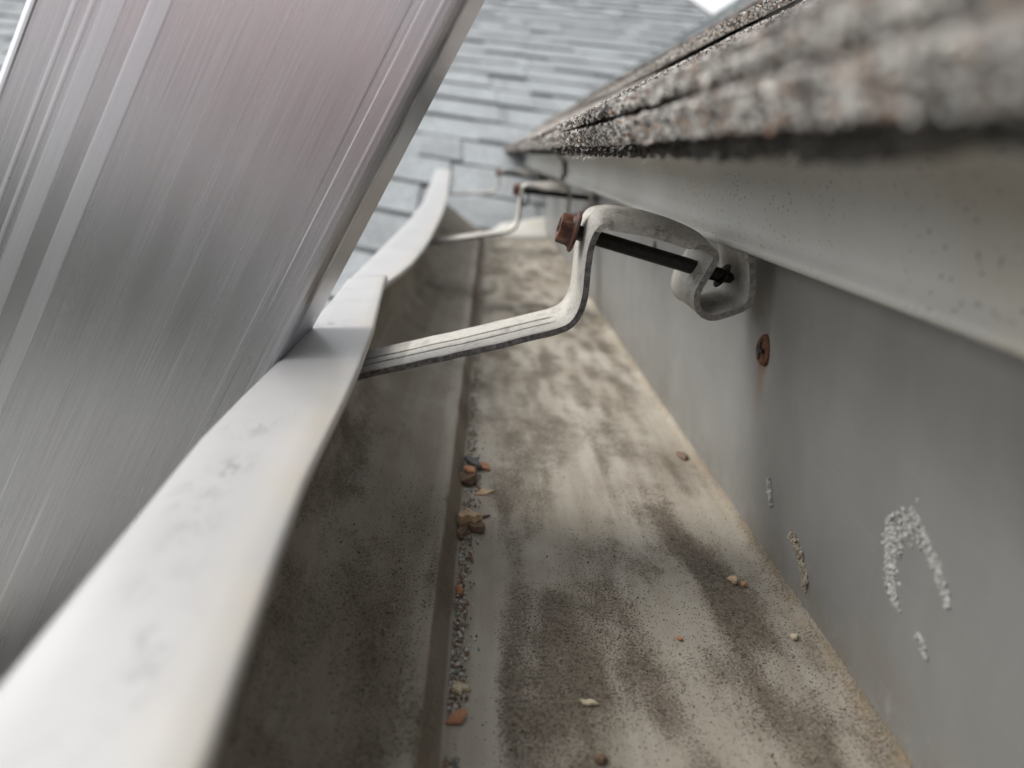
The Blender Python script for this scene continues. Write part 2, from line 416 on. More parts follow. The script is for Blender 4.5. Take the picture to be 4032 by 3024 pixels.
dark = gauss(x, y, [(66, 224, 4.5, 16, .62, -.04), (71, 200, 4.5, 16, .95, -.04), (74.5, 175, 6, 14, .85, -.1), (61, 300, 5, 16, .42, 0), (70, 256, 5, 12, .42, 0), (16, 172, 3, 26, .30, 0),
    (37, 178, 3.2, 16, .62, .05), (31, 150, 4, 14, .5, .1), (45, 150, 3, 16, .4, 0), (21, 140, 3.5, 20, .42, .05), (12, 128, 4, 26, .5, 0), (73, 136, 7, 9, .5, 0), (69, 150, 2, 9, .5, 0), (26, 238, 5, 14, .35, 0), (16, 323, 6, 40, .22, 0), (42, 387, 9, 50, .3, 0),
    (55, 175, 18, 30, .2, 0), (30, 110, 30, 14, .35, 0), (60, 105, 30, 10, .3, 0), (-19, 158, 5, 30, .6, .02), (-20, 118, 7, 20, .5, 0), (-24, 230, 6, 50, .1, 0), (-40, 150, 6, 200, .35, 0), (-42, 600, 6, 400, .35, 0), (45, 600, 12, 60, .25, 0), (20, 760, 10, 80, .25, 0), (70, 480, 10, 40, .22, 0), ])
light = gauss(x, y, [(24, 203, 4.5, 17, .75, .1), (38, 240, 9, 20, .5, 0), (62, 187, 3.4, 12, .7, 0), (51, 171, 4.5, 11, .6, 0), (57, 131, 8, 9, .5, 0), (25, 124, 5, 6, .4, 0), (38, 122, 7, 8, .5, 0), (2.5, 150, 4, 90, .85, 0), (-13, 210, 2.5, 70, .4, 0), (85, 220, 3, 120, .35, 0)])
attr(fl, 'film', ((V[:, 0] < -3.6) & (V[:, 0] > -7.6)) * .62 + .45 * np.exp(-((V[:, 0] + 2.2) ** 2) / 2.) * (V[:, 0] > -3.6) + .34 * (x < -13) * (x > -34) + np.clip((-30 - x) / 20., 0, .25))
attr(fl, 'dirt', np.clip(.40 - .36 * (x < -8) + .30 * vnoise(V * [1, .45, 0], 13) + .26 * vnoise(V * [1, .16, 0] + 9, 4) + .30 * vnoise(V * [1, .3, 0] + 50, 6) + .52 * dark - light, -.5, 1.2))
attr(fl, 'stain', np.clip(np.exp(-((x - 91.5) ** 2) / 3.) * .5, 0, 1) * (V[:, 0] > 60) + .08 * np.exp(-((x - 78 - 6 * np.sin(y / 23)) ** 2) / 6.) * (y > 250))
# rear wall
zs = np.r_[np.linspace(-112.4, -104, 6), np.linspace(-102, -8, 48)]
ysr = np.unique(np.r_[np.arange(Y0, 90, 8), np.arange(90, 330, 2.2), np.arange(330, Y1, 8), Y1])
V = np.array([(rearx(z), yy, z) for yy in ysr for z in zs])
y, z = V[:, 1], V[:, 2]
V[:, 0] += .5 * vnoise(V * [0, .25, .6], 22)
dent = np.exp(-((y - 216) ** 2) / 60. - ((z + 50) ** 2) / 90.)
V[:, 0] += 2.3 * dent
V[:, 0] -= 1.2 * np.exp(-((y - 205) ** 2) / 130. - ((z + 46) ** 2) / 240.)
rw = obj('rear_wall', V, grid_faces(len(ysr), len(zs)), M_rear, gutter, smooth=True)
attr(rw, 'low', np.clip(1 - (z + 116) / 20., 0, 1) ** 1.3)
rust = 1.0 * np.exp(-((y - 216) ** 2) / 22. - ((z + 53) ** 2) / 26.) + 1.0 * np.exp(-((y - 217.5) ** 2) / 16.) * np.clip((z + 80) / 20., 0, 1) * (z < -52)
rust *= .8
rust += .7 * np.exp(-((y - 369) ** 2) / 20.) * (np.clip((z + 62) / 20., 0, 1) * (z < -38)) + .25 * np.exp(-((y - 135) ** 2) / 200. - ((z + 100) ** 2) / 30)
attr(rw, 'rust', np.clip(rust, 0, 1))

# front lip: outer face, rolled top, hemmed inner edge
def lip(name, TI, TO, ya, yb, n, lift=0., slant=0., cap=True, seed=0):
    V = []; E = []; SM = []
    for i in range(n):
        yb_ = yb
        yy = ya + (yb - ya) * i / (n - 1)
        xi, zi, xo, zo = ip(TI, yy, 1), ip(TI, yy, 2) + lift, ip(TO, yy, 1), ip(TO, yy, 2) + lift
        wv = .12 * math.sin(yy / 31. + seed) + .06 * math.sin(yy / 11. + 2 * seed)
        top = [(xo, -88), (xo + .2, -74), (xo - .6, -62 + (zo + 56)), (xo - .1, zo - 1.8), (xo + .5, zo - .5), (xo + 1.9, zo + .1)]
        for k in (.2, .4, .6, .8):
            X_ = xo + 1.9 + (xi - .9 - xo - 1.9) * k; top.append((X_, zo + .1 + (zi - zo - .25) * k + .15 * math.sin(math.pi * k) + wv * math.sin(math.pi * k) + (.5 * float(vnoise(np.array([[X_ * .6, yy, 5.]]), 13)[0]) if lift == 0 else 0)))
        top += [(xi - .9, zi - .12), (xi - .25, zi - .3), (xi, zi - .8), (xi - .15, zi - 1.5), (xi - .8, zi - 1.9), (xi - 3, zi - 2.2), (xi - 7, zi - 2.4)]
        for j, (X_, Z_) in enumerate(top):
            s = slant * (X_ - xo) / (xi - xo) if xi != xo else 0
            V.append((X_, yy + s * (i / (n - 1)) ** 8, Z_)); E.append(1. if 10 <= j <= 13 else (.5 if j == 9 else 0)); SM.append((X_, yy))
    o = obj(name, V, grid_faces(n, 17), M_lip, gutter, smooth=True)
    md = o.modifiers.new('thickness', 'SOLIDIFY'); md.thickness = .0006; md.offset = -1
    attr(o, 'edge', E)
    SM = np.array(SM)
    attr(o, 'smudge', np.clip(gauss(SM[:, 0], SM[:, 1], [(-43, 135, 3, 2, 1, 0), (-41.4, 116, 1.6, 3, 1.2, 0), (-43.2, 108, 1.5, 2, 1.2, 0), (-38.8, 95, 1.2, 3, 1.2, .2), (-41, 104, 2.5, 1.2, 1.2, 0), (-34, 59, 1.5, 4, .8, .3), (-33, 71, 1, 4, .8, -.4),
        (-38, 82, 3, 2, .5, 0), (-31, 142, .5, 5, 1.3, -.1), (-30.5, 125, .6, 4, .8, -.1), (-48, 226, 5, 3, .9, 0), (-50, 290, 5, 3, .6, 0), (-45, 262, 5, 3, .4, 0), (-50, 450, 9, 1.5, .8, .2), (-48, 520, 9, 2, .8, -.1), (-50, 620, 9, 3, .6, 0)]), 0, 1))
    return o
lip('front_lip', L2IN, L2OUT, 285., Y1, 120, 0., seed=1)
lip('front_lip', LIN, LOUT, Y0, 316., 110, 1.0, slant=2., seed=3)

V = []
for i in range(24):
    f_ = i / 23.; x_ = 6 + 86 * f_; yy = 1088 + 6 * f_; rise = 5 + 22 * f_ ** .6
    for j in range(8):
        g_ = j / 7.; V.append((x_, yy + 62 * g_, -115.4 + rise * g_ ** .8 + .6 * math.sin(f_ * 9)))
o = obj('end_flashing', V, grid_faces(24, 8), M_drip, gutter, smooth=True); md = o.modifiers.new('thickness', 'SOLIDIFY'); md.thickness = .001

# ------------------------------------------------------------------ fascia board and drip edge
fb = MB().box((96, Y0, -190), (118, 1420, -3)).box((84.5, Y0, -24), (96, 1400, -3))
tag(obj('fascia_board', fb.v, fb.f, M_wood), 'shaded timber fascia board behind the gutter and the drip flashing', 'fascia board')
def drip(ya, yb, off, label, endcurl):
    n = 90; V = []
    prof = [(110, 58.), (80, 39.5), (58, 7.5), (64, 3.2), (69.6, -.3), (71.7, -4), (72.6, -8), (73.1, -12), (73.2, -14.5), (72.8, -16.6), (71.8, -18.6), (70.9, -19.6), (70.6, -20.3), (71.2, -20.9), (73, -20.6), (76, -18.5)]
    prof = np.array(prof)
    for i in range(n):
        yy = ya + (yb - ya) * i / (n - 1)
        e = max(0, 1 - (yb - yy) / 30.) if endcurl else 0
        for (x, z) in prof:
            V.append((x + off - 7 * e * e * (z < 5), yy, z + .35 * math.sin(yy / 60.) * (z < 0) + 6 * e * e * (z < 0)))
    V = np.array(V); V[:, 0] += .45 * vnoise(V * [0, .2, 1], 14)
    V[:, 1] += np.where(V[:, 1] > yb - 1, -.35 * (V[:, 2]), 0)
    o = obj('drip_edge', V, grid_faces(n, len(prof)), M_drip, None, smooth=True)
    md = o.modifiers.new('thickness', 'SOLIDIFY'); md.thickness = .0007; md.offset = 1
    return tag(o, label, 'drip edge', 'drip edge flashing lengths above the gutter')
drip(Y0, 700, 0, 'near length of cream metal drip edge with black specks, above the closest gutter hanger', False)
drip(770, 1420, 1.0, 'far length of cream drip edge beyond the dark open joint, near the other roof', True)

# ------------------------------------------------------------------ roofs
def slab(name, O, D, U, N, t0, t1, s0, s1, hb, he, th, mat, parent, nt_=2, ns=2, rough=0., edge_rough=0., curl=None, seed=0.):
    """a shingle: t along the course, s up the slope; hb/he top height at butt/end over the roof plane"""
    O, D, U, N = (np.array(q, float) for q in (O, D, U, N))
    top = []; bot = []
    for i in range(nt_):
        t = t0 + (t1 - t0) * i / (nt_ - 1)
        for j in range(ns):
            kk = (j / (ns - 1)) ** 2 if ns > 3 else j / (ns - 1)
            s = s0 + (s1 - s0) * kk
            h = hb + (he - hb) * (s - s0) / (s1 - s0) + (curl(t, s - s0) if curl else 0)
            top.append(O + D * t + U * s + N * h); bot.append(O + D * t + U * s + N * (h - th * (1 if s - s0 < 90 else .6)))
    top = np.array(top); bot = np.array(bot)
    if rough or edge_rough:
        nz = vnoise(top + seed, 2.6) + .6 * vnoise(top + seed, 1.3)
        top += np.outer(nz * rough, N)
        nb = vnoise(bot + seed + 9, 3.0); bot += np.outer(nb * rough * .5, N)
        ix = [i * ns for i in range(nt_)]
        e = edge_rough * (vnoise(top[ix] + seed, 5) + .7 * vnoise(top[ix] + seed, 1.8))
        for a, ee in zip(ix, e): top[a] += U * ee; bot[a] += U * (ee * .7)
        # a middle row gives the broken edge its body
    n = len(top); V = np.vstack([top, bot]); F = grid_faces(nt_, ns)
    F = [f[::-1] for f in F] + [tuple(q + n for q in f) for f in F]
    for i in range(nt_ - 1):
        a, b = i * ns, (i + 1) * ns; F.append((a, b, b + n, a + n)); a += ns - 1; b += ns - 1; F.append((a, a + n, b + n, b))
    for j in range(ns - 1):
        a, b = j, j + 1; F.append((a, a + n, b + n, b)); a += (nt_ - 1) * ns; b += (nt_ - 1) * ns; F.append((a, b, b + n, a + n))
    return obj(name, V, F, mat, parent)

# --- our roof: plane through (32, y, ~0) rising to +X at 32 degrees, course direction along Y
PITCH = math.radians(34.5)
nO = (32, 0, 2.0); nD = (0, 1, 0); nU = (math.cos(PITCH), 0, math.sin(PITCH)); nN = (-math.sin(PITCH), 0, math.cos(PITCH))
def curl2(t, s): return (2.4 * math.exp(-((t - 330) / 190.) ** 2) + 1.5 * math.exp(-((t - 700) / 120.) ** 2)) * math.exp(-s / 35.)
roof = empty('near_roof', (32, 0, 2)); tag(roof, 'weathered brown and grey shingle roof whose thick ragged edge overhangs the gutter', 'roof')
dk = MB()
def npt(t, s, h): return tuple(np.array(nO) + np.array(nD) * t + np.array(nU) * s + np.array(nN) * h)
for (s0, s1, h0, h1) in ((44, 1800, -16, -1.5),):
    pts = [npt(t, s, h) for h in (h0, h1) for t in (Y0, 3900) for s in (s0, s1)]
    dk.add(pts, [(0, 1, 3, 2), (4, 6, 7, 5), (0, 4, 5, 1), (2, 3, 7, 6), (0, 2, 6, 4), (1, 5, 7, 3)])
obj('deck', dk.v, dk.f, M_wood, roof)
# starter strip (dark, seen as the underside), base course, overlay tabs
ya = Y0
k = 0
while ya < 1500:
    ln = random.uniform(240, 330); yb = ya + ln - random.uniform(.6, 1.6)
    fine = ya < 700; nn = int(ln / (1.6 if fine else 8))
    slab('starter_shingle', nO, nD, nU, nN, ya, yb, random.uniform(-.3, .6), 150, 3.5, 2.0, 3.9, M_dark, roof, nn, 10, .5 if fine else .1, 1.2, seed=k * 3.)
    ya += ln; k += 1
ya = Y0 - 60; base_bits = []
while ya < 1500:
    ln = random.uniform(230, 320); yb = ya + ln - random.uniform(1, 2.5)
    fine = ya < 700; nn = int(ln / (1.3 if fine else 8))
    slab('shingle', nO, nD, nU, nN, ya, yb, -2.4 + random.uniform(-.3, .4), 150, 8.4, -3.0, 4.6, M_near, roof, nn, 22 if fine else 8, .5 if fine else .2, 1.1, seed=k * 5., curl=lambda t, s: .5 * math.sin(t / 37.))
    ya += ln; k += 1
for (a, b, cur) in ((-130, 96, .5), (97.5, 296, .6), (395, 520, 0), (610, 760, 0), (850, 1010, 0), (1120, 1260, 0)):
    slab('shingle', nO, nD, nU, nN, a, b, -.6, 71, 11.2, 5.0, 1.9, M_near, roof, int((b - a) / (1.3 if a < 500 else 6)), 22, .5, 1.2, seed=a * 1., curl=lambda t, s, c=cur: c * .4 + (2.8 * math.exp(-(t / 95.) ** 2) + .3 * math.sin(t / 23.)) * math.exp(-s / 30.))
# second course, its butt lifted so that a dark gap opens
s2 = 73.
def curl2(t, s): return (2.4 * math.exp(-((t - 330) / 190.) ** 2) + 1.5 * math.exp(-((t - 700) / 120.) ** 2)) * math.exp(-s / 35.)
ya = -90
while ya < 1700:
    ln = random.uniform(240, 330)
    fine = ya < 700
    slab('shingle', nO, nD, nU, nN, ya, ya + ln - 1.5, s2 + random.uniform(-.5, .5), s2 + 160, 8.8, 2.6, 4.0, M_near, roof, int(ln / (1.8 if fine else 10)), 16 if fine else 6, .5, 1.6, seed=k * 7., curl=curl2)
    ya += ln; k += 1
for (a, b) in ((-60, 60), (560, 700), (900, 1040), (1200, 1330)):
    slab('shingle', nO, nD, nU, nN, a, b, s2 + 1.0, s2 + 150, 11.8, 6.2, 3.2, M_near, roof, int((b - a) / 2.2), 12, .5, 1.3, seed=a * 2., curl=curl2)
# the courses above, as far as the valley where the other roof begins
for c in range(1, 13):
    s0 = s2 + 137 * c; yv = 1500 + 2.02 * (s0 + 140) * math.cos(PITCH) + 60
    ya = -120 - random.uniform(0, 200)
    while ya < yv:
        ln = random.uniform(280, 340) * (1 if ya < 1500 else 2)
        slab('shingle', nO, nD, nU, nN, ya, min(ya + ln - 2, yv), s0, s0 + 160, 7.8, 2.4, 4., M_far, roof, max(2, int(ln / 16)), 4, .35, 1.2, seed=k * 3.)
        if random.random() < .85:
            b = random.uniform(90, 190); q = ya + random.uniform(0, 120)
            slab('shingle', nO, nD, nU, nN, q, q + b, s0 + 1, s0 + 152, 11., 5.4, 3.4, M_far, roof, max(2, int(b / 12)), 4, .35, 1.2, seed=k * 9.)
        ya += ln; k += 1

# loose mineral granules clinging to the near edges
def octa(c, r, sq):
    q = rng.normal(size=(3, 3)); q, _ = np.linalg.qr(q)
    b = np.array([(1, 0, 0), (-1, 0, 0), (0, 1, 0), (0, -1, 0), (0, 0, 1), (0, 0, -1)], float) * r * sq
    return b @ q + c
OF = [(0, 2, 4), (2, 1, 4), (1, 3, 4), (3, 0, 4), (2, 0, 5), (1, 2, 5), (3, 1, 5), (0, 3, 5)]
def granules(name, pts, rad, mats, parent):
    V = np.zeros((len(pts) * 6, 3)); F = []; 
    for i, p in enumerate(pts):
        V[i * 6:i * 6 + 6] = octa(p, rad[i], rng.uniform(.6, 1.25, 3)); F += [tuple(q + i * 6 for q in f) for f in OF]
    o = obj(name, V, F, mats, parent); 
    mi = np.repeat(rng.choice(len(mats), len(pts), p=[.42, .16, .06, .36][:len(mats)] if len(mats) == 4 else None), 8)
    o.data.polygons.foreach_set('material_index', mi.astype(np.int32)); tag(o, kind='stuff'); return o
Mg = [mat_simple('granule_grey', (.40, .38, .355), (.64, .615, .575), .85, 0, 800), mat_simple('granule_pale', (.62, .61, .57), (.8, .79, .75), .8, 0, 800),
      mat_simple('granule_rust', (.30, .18, .12), (.50, .33, .23), .85, 0, 800), mat_simple('granule_dark', (.03, .026, .024), (.10, .09, .08), .85, 0, 800)]
pts = []; rad = []
for i in range(22000):
    t = 40 + 640 * rng.random() ** 1.5
    u = rng.random()
    if u < .30: s, h = rng.uniform(-2.8, -1.6), rng.uniform(4.2, 8.6)       # base course edge
    elif u < .42 and (t < 296): s, h = rng.uniform(-1.6, -.6), rng.uniform(9.6, 11.4)
    elif u < .52: s, h = s2 - .5 + rng.uniform(-.8, .3), rng.uniform(5.2, 8.8) + curl2(t, 0)
    else:
        s = 72 * rng.random() ** 1.6
        h = (11.3 - s * .086 if t < 296 else 8.4 - s * .076) + .4
    pts.append(npt(t, s, h)); rad.append(rng.uniform(.28, .62))
granules('granules', pts, rad, Mg, roof)
pts = []; rad = []
for i in range(4200):
    t = 60 + 560 * rng.random() ** 1.4; pts.append(npt(t, rng.uniform(-.9, .6), rng.uniform(-.6, 3.6))); rad.append(rng.uniform(.3, .7))
granules('edge_granules', pts, rad, [Mg[3], M_dark, Mg[3], M_dark], roof)
# frayed grey fibres along the edge in the plane of focus
fbm = MB()
for i in range(240):
    t = rng.normal(245, 60); p = np.array(npt(t, rng.uniform(-3, -1), rng.choice([.4, 3.0, 7.0]) + rng.uniform(-.8, .6)))
    q = p.copy(); dirn = np.array([-.4, rng.normal() * .8, rng.normal() * .7 - .3])
    prev = None
    for j in range(5):
        wv = np.array([0, .10, .06]); r_ = [q - wv, q + wv]
        nb = len(fbm.v); fbm.v += [tuple(r_[0]), tuple(r_[1])]
        if prev is not None: fbm.f.append([prev, prev + 1, nb + 1, nb])
        prev = nb; q = q + dirn * .32 / max(.3, np.linalg.norm(dirn)) ; dirn = dirn + rng.normal(size=3) * .55
o = obj('fibres', fbm.v, fbm.f, Mg[0], roof); tag(o, kind='stuff')

# --- the far roof: pitch 17 degrees, courses skewed to the gutter
a = np.array
def cray(px, py):
    d = np.array([(px - 1106) / 1600., (829.5 - py) / 1600., 1.]); return AX @ d
A_, B_ = cray(1000, -280), cray(-3850, -436)
fN = np.cross(A_, B_); fN /= np.linalg.norm(fN); fN *= np.sign(fN[2])
fD = B_ / np.linalg.norm(B_); fU = np.cross(fN, fD); fU *= np.sign(fU[2])
fc = float(fN @ np.array([-14.3, 1117.7, -118.]))
fO = fN * fc
far = empty('far_roof', tuple(fO)); tag(far, 'pale grey-blue shingle roof rising beyond the end of the gutter', 'roof')
S_LO, S_HI, EXP = 135., 5200., 137.2
def fpt(t, s, h): return tuple(fO + fD * t + fU * s + fN * h)
# the right-hand limit is a hip that shows against the sky: line through two points of the plane
h1 = np.array([3692., 626.]); h2 = np.array([3378., 494.])
def t_right(s):       # smallest t (t runs to the left)
    if s > 3300: return h2[1] + (s - h2[0]) * (h1[1] - h2[1]) / (h1[0] - h2[0])
    return max(-500., 200 - (s - 700) * .05) if s < 900 else -900.
dm = MB()
for (sa, sb) in ((S_LO, 900.), (900., 3380.), (3380., S_HI)):
    q = [fpt(t, s, h) for h in (-20, -7) for (t, s) in ((t_right(sa + 1) , sa), (5200, sa), (5200, sb), (t_right(sb - 1), sb))]
    dm.add(q, [(3, 2, 1, 0), (4, 5, 6, 7), (0, 1, 5, 4), (1, 2, 6, 5), (2, 3, 7, 6), (3, 0, 4, 7)])
obj('deck', dm.v, dm.f, M_wood, far)
rest = MB(); nparts = 0
def camproj(P):
    c = np.array(P) @ AX
    return (1106 + 1600 * c[0] / c[2], 829.5 - 1600 * c[1] / c[2]) if c[2] > 1 else (9e9, 9e9)
class Cap:      # collects slabs that are too far or out of sight into one mesh
    def __init__(s): s.v = []; s.f = []
cap = Cap()
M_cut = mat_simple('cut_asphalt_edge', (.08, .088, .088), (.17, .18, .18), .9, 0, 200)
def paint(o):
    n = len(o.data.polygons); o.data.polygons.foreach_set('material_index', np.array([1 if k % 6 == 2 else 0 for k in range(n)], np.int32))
SH = float((A_ @ fD) / (A_ @ fU))
def slab_geo(t0, t1, s0, s1, hb, he, th):
    k_ = SH * (s1 - s0)
    V = [fpt(t, s, h) for (t, s, h) in ((t0, s0, hb), (t1, s0, hb), (t1 + k_, s1, he), (t0 + k_, s1, he), (t0, s0, hb - th), (t1, s0, hb - th), (t1 + k_, s1, he - th * .5), (t0 + k_, s1, he - th * .5))]
    return V, [(0, 1, 2, 3), (7, 6, 5, 4), (0, 4, 5, 1), (1, 5, 6, 2), (2, 6, 7, 3), (3, 7, 4, 0)]
ncourse = int((S_HI - S_LO) / EXP)
for c in range(ncourse):
    s0 = S_LO + c * EXP; tr = t_right(s0 + 60)
    t = tr if s0 > 3300 else tr
    t = tr
    # base strips
    tt = t
    while tt < 5000:
        ln = random.uniform(480, 620)
        V, F = slab_geo(tt, tt + ln - 3, s0, s0 + EXP + 25, 0 + random.uniform(-.4, .4), -6, 4.)
        u, v = camproj(V[0]); u2, v2 = camproj(V[1])
        vis = (-100 < v < 760) and ((u > 650 or u2 > 650) and u2 < 1750 or (u2 < 120 and u > -50 and v < 300))
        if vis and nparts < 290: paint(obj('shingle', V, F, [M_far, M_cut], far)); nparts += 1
        else:
            n0 = len(cap.v); cap.v += V; cap.f += [[q + n0 for q in f] for f in F]
        tt += ln
    tt = t + random.uniform(0, 80)
    while tt < 5000:
        ln = random.choice([85, 110, 140, 170, 215]) * random.uniform(.9, 1.1)
        dz = random.choice([3.0, 3.8, 5.2]); js = random.choice([0, 0, 0, -3, 4])
        V, F = slab_geo(tt, tt + ln, s0 - 1.5 + js, s0 + EXP + 22, dz, dz - 7, dz + 1)
        u, v = camproj(V[0]); u2, v2 = camproj(V[1])
        vis = (-60 < v < 740) and ((u > 650 or u2 > 650) and u2 < 1700)
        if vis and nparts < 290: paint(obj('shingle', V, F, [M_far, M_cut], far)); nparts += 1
        else:
            n0 = len(cap.v); cap.v += V; cap.f += [[q + n0 for q in f] for f in F]
        tt += ln + random.choice([2.5, 2.5, 60, 110, 150])
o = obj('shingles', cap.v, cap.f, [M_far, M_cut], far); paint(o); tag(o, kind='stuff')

# ------------------------------------------------------------------ gutter hangers
def hanger(path, yn, width, screw_a, screw_b, arch_rng, label, rust_head=True, loopdisc=True, n=150, fine=True):
    root = empty('gutter_hanger', (28, yn + width / 2, path[0][1])); tag(root, label, 'gutter hanger', 'hangers bridging the gutter')
    P = smooth_path(path, n, 2)
    if arch_rng is None:
        arm = [i / (n - 1) for i in range(n) if P[i, 0] > 27 and P[i, 1] > P[:, 1].max() - 11 and P[i, 0] < 66 and i < n * .75]; arch_rng = (min(arm) - .01, max(arm) + .02)
    T = np.gradient(P, axis=0); T /= np.linalg.norm(T, axis=1)[:, None]
    N = np.stack([-T[:, 1], T[:, 0]], 1)      # left of travel = up for a strap going +X
    th = 1.75; ws = []
    # cross section over the width: (w, height offset of the top face)
    W = [0, .6, 1.2, 4, 7.1, 7.6, 8.4, 8.9, 11, 12.5, 14.3, 14.8, 15.6, 16.1, 18, 20, 22, 24, width - .8, width]
    W = sorted(set([w_ for w_ in W if w_ <= width])); G_ = []
    top = []; bot = []; gro = []; KK = []
    for i in range(n):
        x, z = P[i]
        fi = i / (n - 1)
        k = np.clip((fi - arch_rng[0]) / .10, 0, 1) * np.clip((arch_rng[1] - fi) / .07, 0, 1)
        k = k * k * (3 - 2 * k); KK.append(k)
        fl = 1 if x < 22 else 0
        for w_ in W:
            g = (abs(w_ - 8) < .45 or abs(w_ - 15.2) < .45) * fl * .9
            edge = -.25 if w_ in (W[0], W[-1]) else 0
            near = max(0, 1 - w_ / 9.); farr = max(0, (w_ - (width - 6)) / 6.)
            drop = -k * (4.0 * near ** 1.4 + 2.2 * farr ** 2) - k * .7 * math.exp(-((w_ - 15) / 2.) ** 2)
            off = edge - g + drop
            yy = yn + w_ + .35 * math.sin(i / 9.)
            top.append((x + N[i, 0] * off, yy, z + N[i, 1] * off)); o2 = off - th + g
            bot.append((x + N[i, 0] * o2, yy, z + N[i, 1] * o2)); gro.append(1. if g else (.45 if x < -22 else .25 if fl and (w_ < 1) else 0))
    nw = len(W); V = top + bot; F = grid_faces(n, nw); nn = n * nw
    F = F + [tuple(q + nn for q in f[::-1]) for f in F]; mi = [0] * len(F)
    for i in range(n - 1):
        a_, b_ = i * nw, (i + 1) * nw; F.append((a_, a_ + nn, b_ + nn, b_)); mi.append(0 if KK[i] > .25 and P[i, 0] < 60 else (2 if P[i, 0] > 29.5 else 1))
        a_ += nw - 1; b_ += nw - 1; F.append((a_, b_, b_ + nn, a_ + nn)); mi.append(1)
    for j in range(nw - 1):
        F.append((j, j + 1, j + 1 + nn, j + nn)); q = (n - 1) * nw; F.append((q + j, q + j + nn, q + j + 1 + nn, q + j + 1)); mi += [1, 1]
    V = np.array(V); V += .12 * np.stack([vnoise(V, 5), 0 * V[:, 0], vnoise(V + 40, 5)], 1)
    V[:, 1] += .28 * vnoise(V, 3.5) * ((V[:, 1] < yn + 1))
    st = obj('strap', V, F, [M_strap, M_edge, M_edge2], root, smooth=True, sharp=50)
    st.data.polygons.foreach_set('material_index', np.array(mi, np.int32)); attr(st, 'groove', gro + [0] * len(bot))
    # screw
    ym = yn + width * .46
    A = np.array([screw_a[0], ym, screw_a[1]]); B = np.array([screw_b[0], ym, screw_b[1]]); L = np.linalg.norm(B - A)
    rings = [(4.5, 1.2), (4.6, 2.15)]; t = 5.
    thr0 = 9.
    while t < L - 4:
        rings.append((t, 2.2 if t < L * .75 or int(t / .9) % 2 else 2.05)); t += .9
    tt = thr0
    rings += [(L - 1, 1.5), (L, .2)]
    V, F = lathe(rings, A, B, 20); sc = obj('screw', V, F, M_screw, root, smooth=True, sharp=60)
    # head: dished hexagon on a flange
    ax = (B - A) / L; u = np.cross(ax, [0, 1, 0]); u /= np.linalg.norm(u); v = np.cross(ax, u)
    V = []; R = [(1.4, 2.1), (.5, 2.9), (0, 3.5), (.15, 4.15), (.8, 4.35), (3.2, 4.45), (4.0, 4.9), (4.4, 6.0), (4.9, 6.2), (5.3, 5.7)]
    nh = 36
    for (t, r) in R:
        for q in range(nh):
            g = 2 * math.pi * q / nh + .35
            hx = math.cos(math.pi / 6) / math.cos(((g) % (math.pi / 3)) - math.pi / 6)
            hexw = 1. if t < 3.5 else (.5 if t < 4.2 else 0)
            rr = r * (hexw * hx + (1 - hexw) * 1.0) if r > 2.2 else r
            V.append(A + ax * t + u * rr * math.cos(g) + v * rr * math.sin(g))
    F = grid_faces(len(R), nh, wrapv=True); F.append(tuple(range(nh))[::-1]); F.append(tuple((len(R) - 1) * nh + q for q in range(nh)))
    V = np.array(V); V += .12 * np.stack([vnoise(V, 1.5), vnoise(V + 7, 1.5), vnoise(V + 17, 1.5)], 1)
    obj('hex_head', V, F, M_rust if rust_head else M_rust2, sc, smooth=True, sharp=32)
    if loopdisc:
        V, F = lathe([(0, 2.0), (.1, 3.5), (.5, 3.6), (.7, 2.3)], B - ax * 4.6 + np.array([0, -.3, 0]), B, 18)
        V = [np.array(p) + np.array([0.25 * (p[2] - B[2]), 0, 0]) for p in V]
        obj('push_nut', V, F, M_screw, sc, smooth=True, sharp=40)
    return root

p1 = [(-47, -66.6), (-36, -63.3), (-10, -55.7), (4, -51.6), (15.5, -47.9), (21.5, -46.3), (25.5, -44.0), (27.6, -39), (27.8, -31), (27.9, -24), (28.2, -17.5), (30.2, -13.6), (35.3, -12.4), (42, -12.8), (49.8, -14.0), (57, -16.0), (61.5, -18.2), (64.6, -21), (65.6, -23.4), (65.2, -25.6), (63.4, -29.5), (61.8, -33.2), (61.6, -35.8), (62.4, -38.4), (64.6, -39.7), (67, -39.5), (73, -37.2), (74.6, -35.8), (74.9, -33.6), (74.4, -29.5), (73, -24), (72.2, -21.2)]
hanger(p1, 205, 28, (21.0, -19.2), (74.6, -31.3), None, 'nearest grey hanger in sharp focus, grooved strap and rusty hex screw crossing the gutter')
p2 = [(-48, -69.5), (-37, -67), (-10, -61.3), (8, -57.8), (16, -55.8), (21.5, -53), (23.6, -47), (24, -38), (24.4, -28), (25.4, -22.8), (29, -20.2), (36, -19.8), (50, -17.5), (58, -17.6), (62.5, -20.5), (63.6, -27), (62.4, -34), (62.8, -39.5), (65.5, -42), (71, -41), (76, -38), (77.8, -33), (77.6, -24), (76, -15)]
h2r = hanger(p2, 570, 28, (19.2, -25.4), (84, -28.6), None, 'second hanger along the gutter, pale and blurred, below the dark joint in the drip edge', n=110)
V = []; q_ = smooth_path([(26.5, -27), (26, -33), (28, -37.5), (30.6, -37), (31.4, -32), (30.6, -27)], 20, 2)
for (x_, z_) in q_:
    for k in range(8): V.append((x_ + .8 * math.cos(k * math.pi / 4), 578 + 1.6 * math.sin(k * math.pi / 4), z_ + .5 * math.cos(k * math.pi / 4)))
obj('wire_clip', V, grid_faces(20, 8, wrapv=True), M_screw, h2r, smooth=True)
